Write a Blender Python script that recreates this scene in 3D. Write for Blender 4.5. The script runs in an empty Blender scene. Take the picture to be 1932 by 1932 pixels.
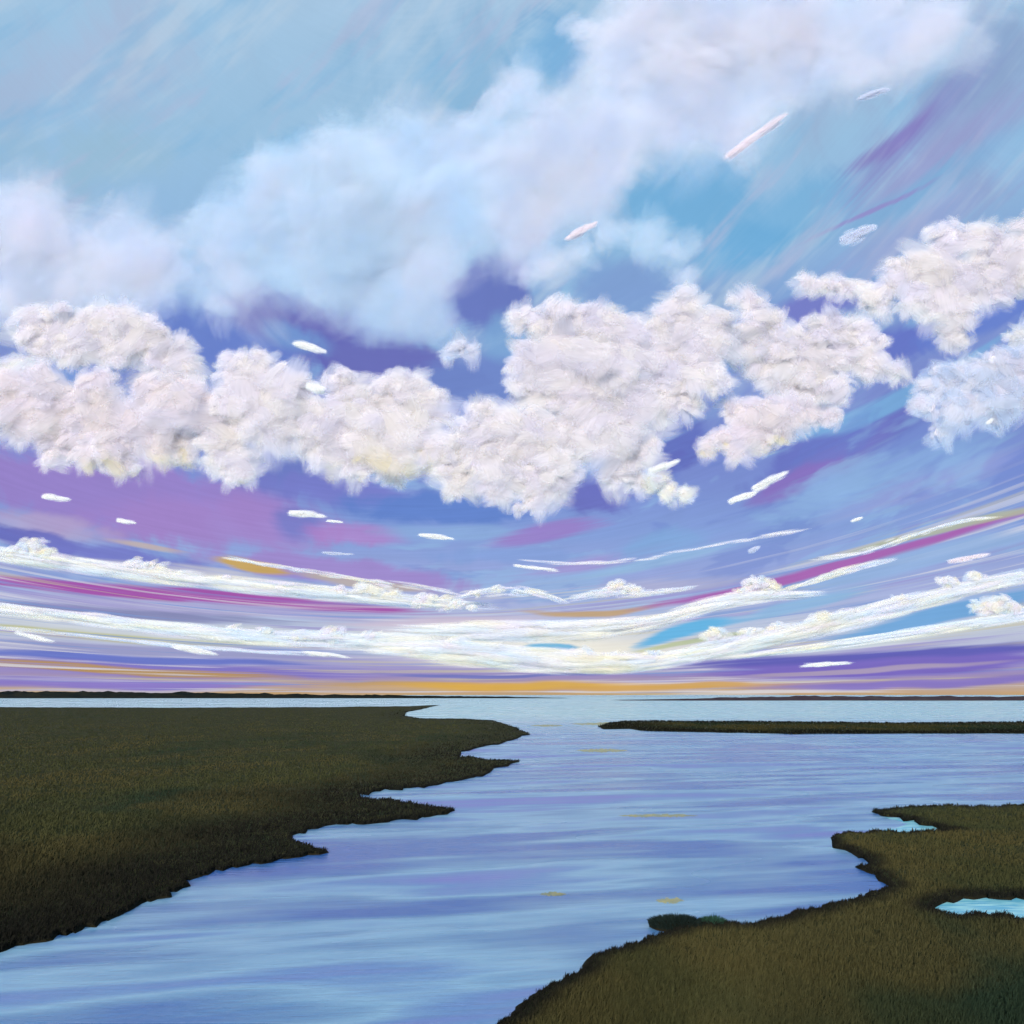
import bpy, math, random
import numpy as np
from mathutils import Vector, noise as mnoise
from mathutils.geometry import tessellate_polygon

random.seed(7)
rng = np.random.default_rng(7)
sc = bpy.context.scene
col = sc.collection
R = math.radians

# ------------------------------------------------------------------ camera
W0 = 1932.0                       # the photograph was measured on a 1932 px grid
HOR = 1311.0                      # row of the horizon on that grid
FOV = R(62)
F = (W0 / 2) / math.tan(FOV / 2)  # focal length on that grid
CAMH = 12.0
cam_d = bpy.data.cameras.new('camera')
cam = bpy.data.objects.new('camera', cam_d)
col.objects.link(cam)
cam.location = (0, 0, CAMH)
cam.rotation_euler = (R(90), 0, 0)
cam_d.sensor_width = 36
cam_d.angle = FOV
cam_d.shift_y = (HOR - W0 / 2) / W0
cam_d.clip_start = 0.5
cam_d.clip_end = 200000
sc.camera = cam
sc.view_settings.view_transform = 'Standard'
sc.view_settings.look = 'None'
sc.view_settings.exposure = 0
sc.view_settings.gamma = 1
sc.view_settings.use_curve_mapping = False
sc.render.engine = 'CYCLES'
sc.cycles.transparent_max_bounces = 40
sc.cycles.max_bounces = 5
sc.cycles.diffuse_bounces = 4
sc.cycles.use_denoising = True
sc.cycles.use_adaptive_sampling = True
sc.cycles.adaptive_threshold = 0.03
sc.cycles.adaptive_min_samples = 12

SUN_AZ, SUN_EL = R(-166), R(20)    # over the left shoulder; azimuth from +Y towards +X


def lin(c, a=1.0):
    f = lambda v: v / 12.92 if v <= 0.04045 else ((v + 0.055) / 1.055) ** 2.4
    return tuple(f(v / 255.0) for v in c) + (a,)


def azel(x, y):
    X, Z = (x - W0 / 2) / F, (HOR - y) / F
    return math.atan(X), math.atan2(Z, math.sqrt(1 + X * X))


# ------------------------------------------------------------------ sky
world = bpy.data.worlds.new('World')
sc.world = world
world.use_nodes = True
nt = world.node_tree
nt.nodes.clear()
N, L = nt.nodes, nt.links


def put(sock, v):
    if isinstance(v, bpy.types.NodeSocket):
        L.new(v, sock)
    elif v is not None:
        sock.default_value = v


def math_n(op, a, b=None, c=None, clamp=False):
    n = N.new('ShaderNodeMath'); n.operation = op; n.use_clamp = clamp
    put(n.inputs[0], a); put(n.inputs[1], b)
    if c is not None: put(n.inputs[2], c)
    return n.outputs[0]


def comb(x, y, z=0.0):
    n = N.new('ShaderNodeCombineXYZ')
    put(n.inputs[0], x); put(n.inputs[1], y); put(n.inputs[2], z)
    return n.outputs[0]


def noise_n(vec, scale, detail, rough=0.5, dist=0.0):
    n = N.new('ShaderNodeTexNoise')
    put(n.inputs['Vector'], vec); n.inputs['Scale'].default_value = scale
    n.inputs['Detail'].default_value = detail; n.inputs['Roughness'].default_value = rough
    n.inputs['Distortion'].default_value = dist
    return n


def maprange(v, a, b, c, d, smooth=True):
    n = N.new('ShaderNodeMapRange'); n.interpolation_type = 'SMOOTHSTEP' if smooth else 'LINEAR'
    put(n.inputs[0], v)
    for k, q in zip((1, 2, 3, 4), (a, b, c, d)): n.inputs[k].default_value = q
    return n.outputs[0]


def mixc(fac, a, b):
    n = N.new('ShaderNodeMix'); n.data_type = 'RGBA'
    put(n.inputs[0], fac); put(n.inputs[6], a); put(n.inputs[7], b)
    return n.outputs[2]


tc = N.new('ShaderNodeTexCoord')
sep = N.new('ShaderNodeSeparateXYZ'); L.new(tc.outputs['Generated'], sep.inputs[0])
# azimuth is mirrored behind the viewer, so the banded sky goes on all the way round
az0 = math_n('ARCTAN2', sep.outputs[0], math_n('ABSOLUTE', sep.outputs[1]))
el0 = math_n('ARCSINE', sep.outputs[2])
# soft hand-made wobble
wob = noise_n(comb(az0, el0), 7.0, 2.0)
ws = N.new('ShaderNodeSeparateColor'); L.new(wob.outputs['Color'], ws.inputs[0])
# band coordinate: the streaks sag in the middle and climb to both sides
den = math_n('MULTIPLY_ADD', math_n('MULTIPLY', az0, az0), 1.98, math_n('MULTIPLY_ADD', az0, 0.6, 1.0))
e0 = math_n('DIVIDE', el0, den)
streak = noise_n(comb(math_n('MULTIPLY', az0, 3.0), math_n('MULTIPLY', e0, 75.0)), 1.0, 3.0, 0.6)
fine = noise_n(comb(math_n('MULTIPLY', az0, 10.0), math_n('MULTIPLY', e0, 330.0)), 1.0, 2.0, 0.6)
blob = noise_n(comb(az0, el0), 13.0, 4.0, 0.6, 0.6)
SN, FN, BN = streak.outputs[0], fine.outputs[0], blob.outputs[0]
az = math_n('MULTIPLY_ADD', ws.outputs[0], 0.03, math_n('ADD', az0, -0.015))
el = math_n('MULTIPLY_ADD', ws.outputs[1], 0.012, math_n('ADD', el0, -0.006))
edge_s = math_n('MULTIPLY_ADD', FN, 0.55, math_n('MULTIPLY_ADD', SN, 0.9, -0.725))
edge_b = math_n('MULTIPLY_ADD', FN, 0.25, math_n('MULTIPLY_ADD', BN, 2.0, -1.125))
Q = comb(az, math_n('MULTIPLY', az, az), el)

ramp = N.new('ShaderNodeValToRGB')
stops = [(1311, (196, 160, 110)), (1296, (190, 165, 150)), (1275, (150, 135, 195)), (1245, (165, 165, 210)),
         (1200, (196, 205, 222)), (1150, (172, 182, 222)), (1090, (150, 165, 220)), (1010, (132, 158, 218)),
         (900, (122, 140, 210)), (760, (126, 142, 208)), (620, (128, 160, 214)), (480, (148, 188, 226)),
         (300, (156, 196, 228)), (120, (164, 200, 230)), (0, (172, 204, 232)), (-900, (150, 184, 222))]
EMAX = 0.75
es = [max(0.0, min(1.0, math.atan((HOR - y) / F) / EMAX)) for y, _ in stops]
cr = ramp.color_ramp
cr.elements[0].position = es[0]; cr.elements[0].color = lin(stops[0][1])
cr.elements[1].position = es[-1]; cr.elements[1].color = lin(stops[-1][1])
for p, (_, c) in list(zip(es, stops))[1:-1]:
    e = cr.elements.new(p); e.color = lin(c)
L.new(math_n('MULTIPLY_ADD', SN, 0.02, math_n('MULTIPLY_ADD', el, 1 / EMAX, -0.01)), ramp.inputs[0])
C = ramp.outputs[0]


def stroke(p0, p1, p2, w, rgb, alpha=1.0, soft=0.5, kind='s', amp=1.0):
    """a curved, tapering brush-like band of sky colour through three directions; w = half width"""
    global C
    (a0, e_0), (a1, e_1), (a2, e_2) = (azel(*p) for p in (p0, p1, p2))
    M = np.array([[1, a0, a0 * a0], [1, a1, a1 * a1], [1, a2, a2 * a2]])
    if abs(a1 - (a0 + a2) / 2) > 0.4 * abs(a2 - a0):
        a, (b, c) = e_0, ((e_2 - e_0) / (a2 - a0), 0); a = e_0 - b * a0
    else:
        a, b, c = np.linalg.solve(M, np.array([e_0, e_1, e_2]))
    ac, ah = (a0 + a2) / 2, abs(a2 - a0) / 2
    slope = b + 2 * c * ac
    hw = w / F / (1 + math.tan(abs(e_1)) ** 2) * math.sqrt(1 + slope * slope)
    # the 1e-9 only orders the node evaluation, one stroke after the other (keeps the shader stack small)
    q = N.new('ShaderNodeVectorMath'); q.operation = 'MULTIPLY_ADD'
    L.new(C, q.inputs[0]); q.inputs[1].default_value = (1e-9, 1e-9, 1e-9); L.new(Q, q.inputs[2])
    dd = []
    for vec in ((-b / hw, -c / hw, 1 / hw), (1 / ah, 0, 0)):
        d = N.new('ShaderNodeVectorMath'); d.operation = 'DOT_PRODUCT'
        L.new(q.outputs[0], d.inputs[0]); d.inputs[1].default_value = vec
        dd.append(d.outputs['Value'])
    ln = N.new('ShaderNodeVectorMath'); ln.operation = 'DISTANCE'
    L.new(comb(*dd), ln.inputs[0]); ln.inputs[1].default_value = (a / hw, ac / ah, 0)
    k = math_n('MULTIPLY_ADD', edge_s if kind == 's' else edge_b, amp, ln.outputs['Value'])
    C = mixc(maprange(k, 1.0 - soft, 1.0, alpha, 0.0), C, lin(rgb))


def patch(x, y, rx, ry, rgb, alpha=1.0, soft=0.6, slope=0.0, amp=0.8, kind='b'):
    stroke((x - rx, y - slope * rx), (x, y), (x + rx, y + slope * rx), ry, rgb, alpha, soft, kind, amp)


# --- upper sky: blue openings and pale veils
patch(150, 120, 330, 130, (178, 190, 220), .55, .8, -.2)
patch(900, 190, 330, 210, (140, 186, 222), .7, .8)
patch(560, 290, 150, 60, (128, 184, 224), .9, .6, -.3)
patch(1060, 110, 110, 110, (120, 176, 222), .9, .6, .0)
patch(160, 300, 260, 90, (158, 194, 218), .7, .8)
patch(1280, 370, 190, 110, (118, 178, 222), 1, .5, -.1)
patch(1520, 400, 190, 80, (124, 182, 224), .9, .6, -.35)
patch(1400, 470, 120, 60, (112, 176, 222), .9, .6, -.2)
patch(1640, 120, 330, 130, (160, 184, 218), .7, .8, -.4)
patch(1820, 240, 300, 190, (150, 170, 212), .8, .9, -.5)
patch(1860, 90, 170, 150, (142, 168, 208), .8, .8, -.5)
stroke((1500, 470), (1720, 330), (2050, 120), 60, (156, 160, 210), .7, .9)
stroke((1530, 400), (1700, 270), (1960, 60), 44, (140, 150, 206), .8, .8)
stroke((1560, 330), (1690, 262), (1800, 190), 24, (136, 128, 196), .85, .8)
stroke((1480, 480), (1700, 380), (1990, 200), 34, (128, 178, 220), .8, .8)
stroke((1480, 470), (1620, 405), (1800, 325), 7, (150, 142, 205), .85, .8)
stroke((1480, 560), (1700, 450), (2000, 300), 46, (152, 168, 216), .8, .8)
high = maprange(el0, .22, .42, 0.0, 1.0)
ca, sa = math.cos(R(38)), math.sin(R(38))
du = math_n('MULTIPLY_ADD', az0, ca * 4, math_n('MULTIPLY', el0, sa * 4)); dv = math_n('MULTIPLY_ADD', az0, -sa * 20, math_n('MULTIPLY', el0, ca * 20))
for off_, rgb_, lo_, hi_, al_ in ((5.0, (190, 212, 232), .5, .68, .55), (23.0, (132, 186, 226), .52, .66, .5), (37.0, (182, 190, 222), .54, .68, .5)):
    tn = noise_n(comb(math_n('ADD', du, off_), dv, off_), 1.0, 4.0, .62)
    C = mixc(math_n('MULTIPLY', maprange(tn.outputs[0], lo_, hi_, 0.0, al_), high), C, lin(rgb_))
# --- violet and deep blue behind the cumulus
patch(430, 640, 260, 80, (104, 128, 206), .9, .5, .1)
patch(540, 600, 150, 60, (106, 112, 190), .95, .45, .25)
patch(660, 650, 200, 80, (100, 102, 184), 1, .45, .25)
patch(760, 690, 190, 60, (108, 112, 188), .95, .5, .2)
patch(910, 550, 110, 90, (108, 124, 196), 1, .45, -.2)
patch(920, 720, 150, 70, (112, 136, 204), .9, .5)
patch(560, 640, 90, 36, (120, 160, 218), .8, .7, .2)
patch(960, 640, 90, 60, (128, 172, 220), .8, .7)
patch(1180, 540, 170, 60, (128, 160, 214), .8, .7)
patch(100, 700, 120, 40, (112, 146, 214), .9, .6)
patch(1560, 570, 180, 40, (120, 124, 202), .9, .6, -.25)
patch(1460, 760, 130, 50, (124, 150, 214), .9, .6)
patch(1700, 650, 180, 40, (102, 116, 200), .95, .5, -.3)
patch(1850, 600, 160, 46, (104, 130, 210), .95, .5, -.4)
patch(1270, 840, 70, 50, (98, 106, 190), .95, .5, -.3)
patch(1600, 830, 190, 50, (104, 112, 196), .85, .5, -.45)
stroke((1400, 950), (1560, 880), (1720, 780), 34, (118, 122, 200), .8, .5)
patch(1520, 905, 120, 28, (140, 110, 192), .8, .6, -.4)
stroke((1380, 830), (1620, 790), (1950, 590), 22, (124, 180, 226), .8, .6)
stroke((1380, 1010), (1650, 910), (2000, 770), 66, (136, 172, 224), .8, .7)
stroke((1500, 1000), (1700, 930), (2000, 850), 34, (150, 160, 220), .7, .7)
mid_ = math_n('MULTIPLY', maprange(el0, .06, .13, 0.0, 1.0), maprange(el0, .36, .26, 0.0, 1.0))
for off_, rgb_, lo_, hi_, al_ in ((7.0, (146, 184, 228), .50, .60, .6), (29.0, (104, 126, 204), .54, .62, .4)):
    tn = noise_n(comb(math_n('MULTIPLY_ADD', az0, 6.0, off_), math_n('MULTIPLY', e0, 26.0), off_), 1.0, 4.0, .6, .5)
    C = mixc(math_n('MULTIPLY', maprange(tn.outputs[0], lo_, hi_, 0.0, al_), mid_), C, lin(rgb_))
# --- lavender field under the left belt
patch(180, 920, 460, 90, (152, 130, 204), 1, .5, .12)
patch(420, 990, 280, 60, (164, 132, 204), .9, .6, .08)
patch(80, 990, 160, 30, (186, 170, 208), .7, .7, .15)
patch(560, 900, 150, 40, (108, 120, 196), .9, .5, .1)
patch(660, 930, 190, 40, (120, 124, 204), .9, .5, .1)
patch(560, 990, 60, 40, (112, 122, 200), .8, .6, 0)
patch(660, 1010, 120, 26, (176, 130, 204), .8, .6, .05)
patch(840, 960, 240, 44, (96, 130, 206), .95, .5)
patch(860, 1005, 190, 22, (140, 172, 222), .8, .6)
patch(1130, 930, 100, 48, (104, 106, 190), .9, .5, .1)
stroke((880, 1040), (1030, 1005), (1180, 975), 22, (156, 124, 202), .85, .6)
stroke((940, 1085), (1120, 1065), (1310, 1020), 20, (166, 140, 208), .7, .7)
patch(960, 1050, 200, 20, (132, 160, 220), .8, .6)
patch(1250, 1030, 160, 34, (128, 170, 222), .8, .7, -.2)
stroke((1020, 1105), (1250, 1060), (1480, 1000), 16, (150, 190, 228), .7, .7)
patch(60, 1020, 170, 22, (100, 102, 190), .9, .5, .22)
patch(250, 1060, 200, 26, (116, 120, 202), .9, .5, .2)
patch(620, 1075, 300, 30, (160, 134, 206), .9, .5, .12)
stroke((180, 1010), (280, 1032), (360, 1045), 7, (200, 180, 170), .8, .7)
stroke((380, 1052), (470, 1068), (560, 1080), 13, (204, 166, 80), .95, .5)
stroke((520, 1070), (680, 1100), (860, 1122), 12, (186, 172, 168), .9, .6)
# --- streaks towards the horizon, left side
stroke((-300, 1030), (0, 1052), (760, 1135), 20, (200, 200, 214), .9, .6)
stroke((-300, 1075), (230, 1112), (900, 1168), 15, (164, 76, 170), 1, .5)
stroke((-300, 1100), (250, 1140), (900, 1178), 14, (170, 166, 212), .9, .6)
stroke((-300, 1128), (140, 1150), (640, 1182), 12, (128, 130, 180), .9, .6)
stroke((-300, 1140), (250, 1185), (1100, 1225), 22, (206, 212, 222), .9, .6)
stroke((-300, 1170), (170, 1198), (560, 1222), 10, (194, 196, 150), .95, .6)
stroke((-300, 1205), (200, 1222), (760, 1248), 13, (150, 152, 200), .9, .6)
stroke((-300, 1225), (260, 1242), (700, 1262), 10, (96, 112, 202), .95, .5)
stroke((-300, 1236), (200, 1258), (760, 1280), 14, (124, 112, 200), .95, .5)
stroke((-300, 1240), (220, 1262), (620, 1284), 9, (180, 142, 92), 1, .5)
stroke((-300, 1280), (200, 1290), (640, 1298), 12, (136, 120, 204), .95, .5)
stroke((-300, 1299), (300, 1303), (700, 1304), 4, (190, 190, 220), .7, .7)
low = maprange(e0, .135, .085, 0.0, 1.0)
for off_, rgb_, lo_, hi_, al_ in ((3.1, (222, 222, 232), .52, .64, .75), (17.7, (150, 140, 206), .54, .66, .7), (41.3, (198, 190, 160), .58, .68, .6), (63.9, (118, 150, 214), .57, .67, .7)):
    tn = noise_n(comb(math_n('MULTIPLY_ADD', az0, 2.2, off_), math_n('MULTIPLY', e0, 190.0), off_), 1.0, 3.0, .6)
    C = mixc(math_n('MULTIPLY', maprange(tn.outputs[0], lo_, hi_, 0.0, al_), low), C, lin(rgb_))
# --- bright heart above the horizon and gold on the horizon
patch(1050, 1225, 430, 46, (242, 238, 226), .95, .8, 0, .5, 's')
patch(900, 1195, 330, 30, (222, 224, 230), .9, .8, 0, .6, 's')
stroke((560, 1180), (860, 1172), (1120, 1165), 14, (210, 190, 212), .7, .7)
stroke((960, 1150), (1120, 1158), (1300, 1132), 8, (196, 160, 110), .9, .6)
stroke((1120, 1165), (1340, 1125), (2050, 930), 11, (168, 96, 178), 1, .5)
stroke((1080, 1110), (1260, 1108), (1440, 1086), 18, (176, 176, 212), .8, .7)
patch(1040, 1220, 70, 9, (100, 178, 222), .95, .5)
stroke((1180, 1225), (1290, 1190), (1420, 1168), 16, (96, 180, 230), 1, .5)
stroke((1350, 1180), (1500, 1140), (1700, 1100), 15, (140, 184, 226), .9, .5)
stroke((1430, 1130), (1640, 1080), (2050, 980), 24, (146, 178, 224), .9, .6)
stroke((1550, 1060), (1700, 1020), (2050, 940), 8, (180, 184, 150), .8, .6)
stroke((1480, 1230), (1700, 1180), (2080, 1080), 22, (104, 164, 220), .95, .5)
stroke((1150, 1238), (1320, 1208), (1480, 1186), 6, (176, 190, 130), .7, .7)
stroke((1360, 1245), (1700, 1200), (2080, 1130), 14, (204, 216, 228), .8, .7)
stroke((1200, 1260), (1500, 1248), (2200, 1200), 17, (88, 86, 184), 1, .5)
stroke((1250, 1278), (1600, 1262), (2200, 1225), 20, (116, 98, 194), 1, .5)
stroke((1300, 1288), (1640, 1262), (2000, 1244), 6, (176, 160, 186), .8, .6)
stroke((1330, 1296), (1700, 1290), (2200, 1270), 10, (128, 112, 200), .9, .6)
patch(760, 1290, 300, 7, (190, 154, 104), .85, .7, 0, .9, 's')
patch(1000, 1294, 380, 12, (220, 172, 74), .95, .7, 0, .9, 's')
stroke((960, 1302), (1240, 1297), (1560, 1288), 8, (214, 166, 88), .9, .6)
stroke((640, 1270), (960, 1275), (1250, 1266), 5, (104, 112, 190), .9, .6)

# brush-grain in brightness only
calm = maprange(el0, .12, .45, .20, .04)          # strokes are broad and soft high up
grain = math_n('MULTIPLY_ADD', math_n('ADD', FN, -.5), calm, math_n('MULTIPLY_ADD', BN, 0.14, 0.93))
gm = N.new('ShaderNodeVectorMath'); gm.operation = 'SCALE'
L.new(C, gm.inputs[0]); L.new(grain, gm.inputs['Scale'])
bgp = N.new('ShaderNodeBackground'); L.new(gm.outputs[0], bgp.inputs[0]); bgp.inputs[1].default_value = 1.0
sky = N.new('ShaderNodeTexSky'); sky.sky_type = 'NISHITA'; sky.sun_disc = False
sky.sun_elevation = SUN_EL; sky.sun_rotation = SUN_AZ
bgn = N.new('ShaderNodeBackground'); L.new(sky.outputs[0], bgn.inputs[0]); bgn.inputs[1].default_value = 0.08
mx = N.new('ShaderNodeMixShader'); mx.inputs[0].default_value = 0.93
L.new(bgn.outputs[0], mx.inputs[1]); L.new(bgp.outputs[0], mx.inputs[2])
wo = N.new('ShaderNodeOutputWorld'); L.new(mx.outputs[0], wo.inputs[0])
world.cycles.sampling_method = 'NONE'

# ------------------------------------------------------------------ sun
sd = bpy.data.lights.new('sun', 'SUN')
sd.energy = 4.6
sd.angle = R(3)
sd.color = (1.0, 0.93, 0.84)
sun = bpy.data.objects.new('sun', sd)
col.objects.link(sun)
dirv = Vector((math.sin(SUN_AZ) * math.cos(SUN_EL), math.cos(SUN_AZ) * math.cos(SUN_EL), math.sin(SUN_EL)))
sun.rotation_euler = dirv.to_track_quat('Z', 'Y').to_euler()
sun.location = dirv * 60


# ------------------------------------------------------------------ helpers
def material(name):
    m = bpy.data.materials.new(name); m.use_nodes = True
    m.node_tree.nodes.clear()
    return m, m.node_tree.nodes, m.node_tree.links


def tag(o, label=None, cat=None, group=None, kind=None):
    if label: o['label'] = label
    if cat: o['category'] = cat
    if group: o['group'] = group
    if kind: o['kind'] = kind
    return o


def mesh_obj(name, verts, faces, mat, parent=None, smooth=False):
    me = bpy.data.meshes.new(name)
    me.from_pydata([tuple(v) for v in verts], [], faces)
    me.materials.append(mat)
    if smooth:
        me.polygons.foreach_set('use_smooth', [True] * len(me.polygons))
    me.update()
    o = bpy.data.objects.new(name, me)
    col.objects.link(o)
    o.parent = parent
    return o


def fast_mesh(name, V, loops, nper, mat, cols=None, uvs=None, normals=None, origin=None, rnd=None):
    """V (n,3); loops flat vertex indices; nper corners per face"""
    me = bpy.data.meshes.new(name)
    V = np.asarray(V, dtype=np.float64)
    org = np.zeros(3) if origin is None else np.asarray(origin)
    me.vertices.add(len(V)); me.vertices.foreach_set('co', (V - org).astype(np.float32).ravel())
    loops = np.asarray(loops, dtype=np.int32).ravel()
    nf = len(loops) // nper
    me.loops.add(len(loops)); me.loops.foreach_set('vertex_index', loops)
    me.polygons.add(nf)
    me.polygons.foreach_set('loop_start', np.arange(0, len(loops), nper, dtype=np.int32))
    me.polygons.foreach_set('loop_total', np.full(nf, nper, dtype=np.int32))
    me.polygons.foreach_set('use_smooth', np.ones(nf, dtype=bool))
    if cols is not None:
        a = me.attributes.new('tint', 'FLOAT_COLOR', 'POINT')
        a.data.foreach_set('color', np.asarray(cols, dtype=np.float32).ravel())
    if uvs is not None:
        a = me.attributes.new('stroke_uv', 'FLOAT_VECTOR', 'POINT')
        a.data.foreach_set('vector', np.asarray(uvs, dtype=np.float32).ravel())
    me.update(); me.validate()
    if normals is not None:
        me.normals_split_custom_set_from_vertices([tuple(n) for n in normals])
    me.materials.append(mat)
    o = bpy.data.objects.new(name, me)
    o.location = tuple(org)
    col.objects.link(o)
    return o


def ground(x, y, z=0.0):
    """where the line of sight through a photograph pixel meets the level z"""
    d = (CAMH - z) * F / (y - HOR)
    return ((x - W0 / 2) / F * d, d)


# ------------------------------------------------------------------ water
wm, n, l = material('water')
geo = n.new('ShaderNodeNewGeometry')


def mp(sx, sy, rz=0.0):
    m0 = n.new('ShaderNodeMapping'); m0.inputs['Rotation'].default_value = (0, 0, -rz)
    l.new(geo.outputs['Position'], m0.inputs[0])
    m = n.new('ShaderNodeMapping'); m.inputs['Scale'].default_value = (sx, sy, 1)
    l.new(m0.outputs[0], m.inputs[0]); return m.outputs[0]


def nz(vec, detail=3.0, rough=.55, dist=0.0):
    t = n.new('ShaderNodeTexNoise'); l.new(vec, t.inputs['Vector']); t.inputs['Scale'].default_value = 1
    t.inputs['Detail'].default_value = detail; t.inputs['Roughness'].default_value = rough
    t.inputs['Distortion'].default_value = dist
    return t.outputs[0]


big = nz(mp(.016, .085, R(11)), 2, .55, .5)        # lanes for wind roughness and for the painted sky reflections
mid = nz(mp(.055, .25, R(13)), 2.5, .55)
rip = nz(mp(.5, 2.6, R(8)), 2, .6)
pr = n.new('ShaderNodeBsdfPrincipled')
rp = n.new('ShaderNodeValToRGB')
for p, c in ((.32, (58, 104, 166)), (.43, (104, 146, 178)), (.50, (138, 178, 198)), (.57, (104, 142, 184)), (.68, (120, 124, 186))):  # water's own blue, with lilac and pale sky reflections painted in as lanes
    e = rp.color_ramp.elements.new(p); e.color = lin(c)
rp.color_ramp.elements[0].color = rp.color_ramp.elements[1].color
rp.color_ramp.elements[-1].color = rp.color_ramp.elements[-2].color
ad = n.new('ShaderNodeMath'); ad.operation = 'MULTIPLY_ADD'; l.new(mid, ad.inputs[0]); ad.inputs[1].default_value = .6
ad2 = n.new('ShaderNodeMath'); ad2.operation = 'MULTIPLY_ADD'; l.new(big, ad2.inputs[0]); ad2.inputs[1].default_value = 1.1; ad2.inputs[2].default_value = -.4
l.new(ad2.outputs[0], ad.inputs[2])
l.new(ad.outputs[0], rp.inputs[0])
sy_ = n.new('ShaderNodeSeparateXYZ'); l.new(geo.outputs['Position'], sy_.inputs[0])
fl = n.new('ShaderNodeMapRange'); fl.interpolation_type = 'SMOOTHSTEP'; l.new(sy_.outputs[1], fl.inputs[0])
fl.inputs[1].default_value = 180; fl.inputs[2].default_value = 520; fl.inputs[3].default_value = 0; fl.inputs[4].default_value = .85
fm = n.new('ShaderNodeMix'); fm.data_type = 'RGBA'; l.new(fl.outputs[0], fm.inputs[0]); l.new(rp.outputs[0], fm.inputs[6]); fm.inputs[7].default_value = lin((176, 214, 204))  # far water: pale sky reflection painted into the base colour
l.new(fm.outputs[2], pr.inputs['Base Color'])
mr = n.new('ShaderNodeMapRange'); l.new(big, mr.inputs[0]); mr.inputs[1].default_value = .35; mr.inputs[2].default_value = .65
mr.inputs[3].default_value = .18; mr.inputs[4].default_value = .35
l.new(mr.outputs[0], pr.inputs['Roughness'])
pr.inputs['IOR'].default_value = 1.33
bsum = n.new('ShaderNodeMath'); bsum.operation = 'MULTIPLY_ADD'; l.new(mid, bsum.inputs[0]); bsum.inputs[1].default_value = 1.2; l.new(rip, bsum.inputs[2])
bp = n.new('ShaderNodeBump'); l.new(bsum.outputs[0], bp.inputs['Height']); bp.inputs['Strength'].default_value = .35; bp.inputs['Distance'].default_value = .12
l.new(bp.outputs[0], pr.inputs['Normal'])
o_ = n.new('ShaderNodeOutputMaterial'); l.new(pr.outputs[0], o_.inputs[0])
S = 90000
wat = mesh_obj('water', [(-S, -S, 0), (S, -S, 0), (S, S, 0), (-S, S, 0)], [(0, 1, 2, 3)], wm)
tag(wat, 'calm tidal water with blue and lilac ripples around the marsh banks', 'water', kind='structure')

# ------------------------------------------------------------------ marsh
mudm, n, l = material('marsh_mud')
geo = n.new('ShaderNodeNewGeometry')
t = n.new('ShaderNodeTexNoise'); l.new(geo.outputs['Position'], t.inputs['Vector']); t.inputs['Scale'].default_value = .35; t.inputs['Detail'].default_value = 5
r_ = n.new('ShaderNodeValToRGB'); l.new(t.outputs[0], r_.inputs[0])
r_.color_ramp.elements[0].position = .35; r_.color_ramp.elements[0].color = (.008, .009, .006, 1)
r_.color_ramp.elements[1].position = .7; r_.color_ramp.elements[1].color = (.022, .019, .010, 1)
p_ = n.new('ShaderNodeBsdfPrincipled'); l.new(r_.outputs[0], p_.inputs['Base Color']); p_.inputs['Roughness'].default_value = .95; p_.inputs['Specular IOR Level'].default_value = .03
b_ = n.new('ShaderNodeBump'); l.new(t.outputs[0], b_.inputs['Height']); b_.inputs['Distance'].default_value = .3; l.new(b_.outputs[0], p_.inputs['Normal'])
o_ = n.new('ShaderNodeOutputMaterial'); l.new(p_.outputs[0], o_.inputs[0])

grassm, n, l = material('marsh_grass')
at = n.new('ShaderNodeAttribute'); at.attribute_name = 'tint'
df = n.new('ShaderNodeBsdfDiffuse'); l.new(at.outputs['Color'], df.inputs[0])
tr = n.new('ShaderNodeBsdfTranslucent'); l.new(at.outputs['Color'], tr.inputs[0])
m_ = n.new('ShaderNodeMixShader'); m_.inputs[0].default_value = .3; l.new(df.outputs[0], m_.inputs[1]); l.new(tr.outputs[0], m_.inputs[2])
o_ = n.new('ShaderNodeOutputMaterial'); l.new(m_.outputs[0], o_.inputs[0])

LEFT = [(-420, 1332), (0, 1335), (300, 1336), (600, 1335), (770, 1333), (826, 1331), (800, 1337), (766, 1344), (762, 1352), (800, 1357),
        (880, 1357), (930, 1361), (962, 1370), (998, 1386), (966, 1396), (925, 1406), (868, 1419), (862, 1428), (915, 1435), (978, 1438),
        (930, 1450), (908, 1462), (820, 1482), (738, 1490), (674, 1499), (680, 1508), (795, 1522), (855, 1531), (790, 1545), (700, 1552),
        (640, 1554), (590, 1563), (546, 1578), (550, 1592), (612, 1610), (535, 1617), (505, 1628), (440, 1634), (385, 1648), (340, 1660), (350, 1674),
        (290, 1696), (250, 1708), (200, 1734), (90, 1772), (0, 1793), (-420, 1900)]
RIGHT = [(2340, 1520), (1932, 1525), (1716, 1525), (1648, 1533), (1700, 1542), (1750, 1557), (1812, 1571), (1716, 1577), (1636, 1575), (1574, 1580),
         (1580, 1596), (1628, 1617), (1646, 1634), (1622, 1640), (1660, 1649), (1668, 1663), (1686, 1674), (1636, 1697), (1592, 1706), (1532, 1722),
         (1476, 1738), (1432, 1748), (1350, 1750), (1290, 1756), (1262, 1768), (1216, 1784), (1118, 1814), (1104, 1838), (1032, 1874), (990, 1903),
         (974, 1924), (900, 1975), (850, 2080), (2340, 2080), (2340, 1752), (1932, 1742), (1866, 1732), (1806, 1735), (1760, 1726), (1750, 1715),
         (1780, 1700), (1818, 1692), (1932, 1693), (2340, 1690)]
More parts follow.
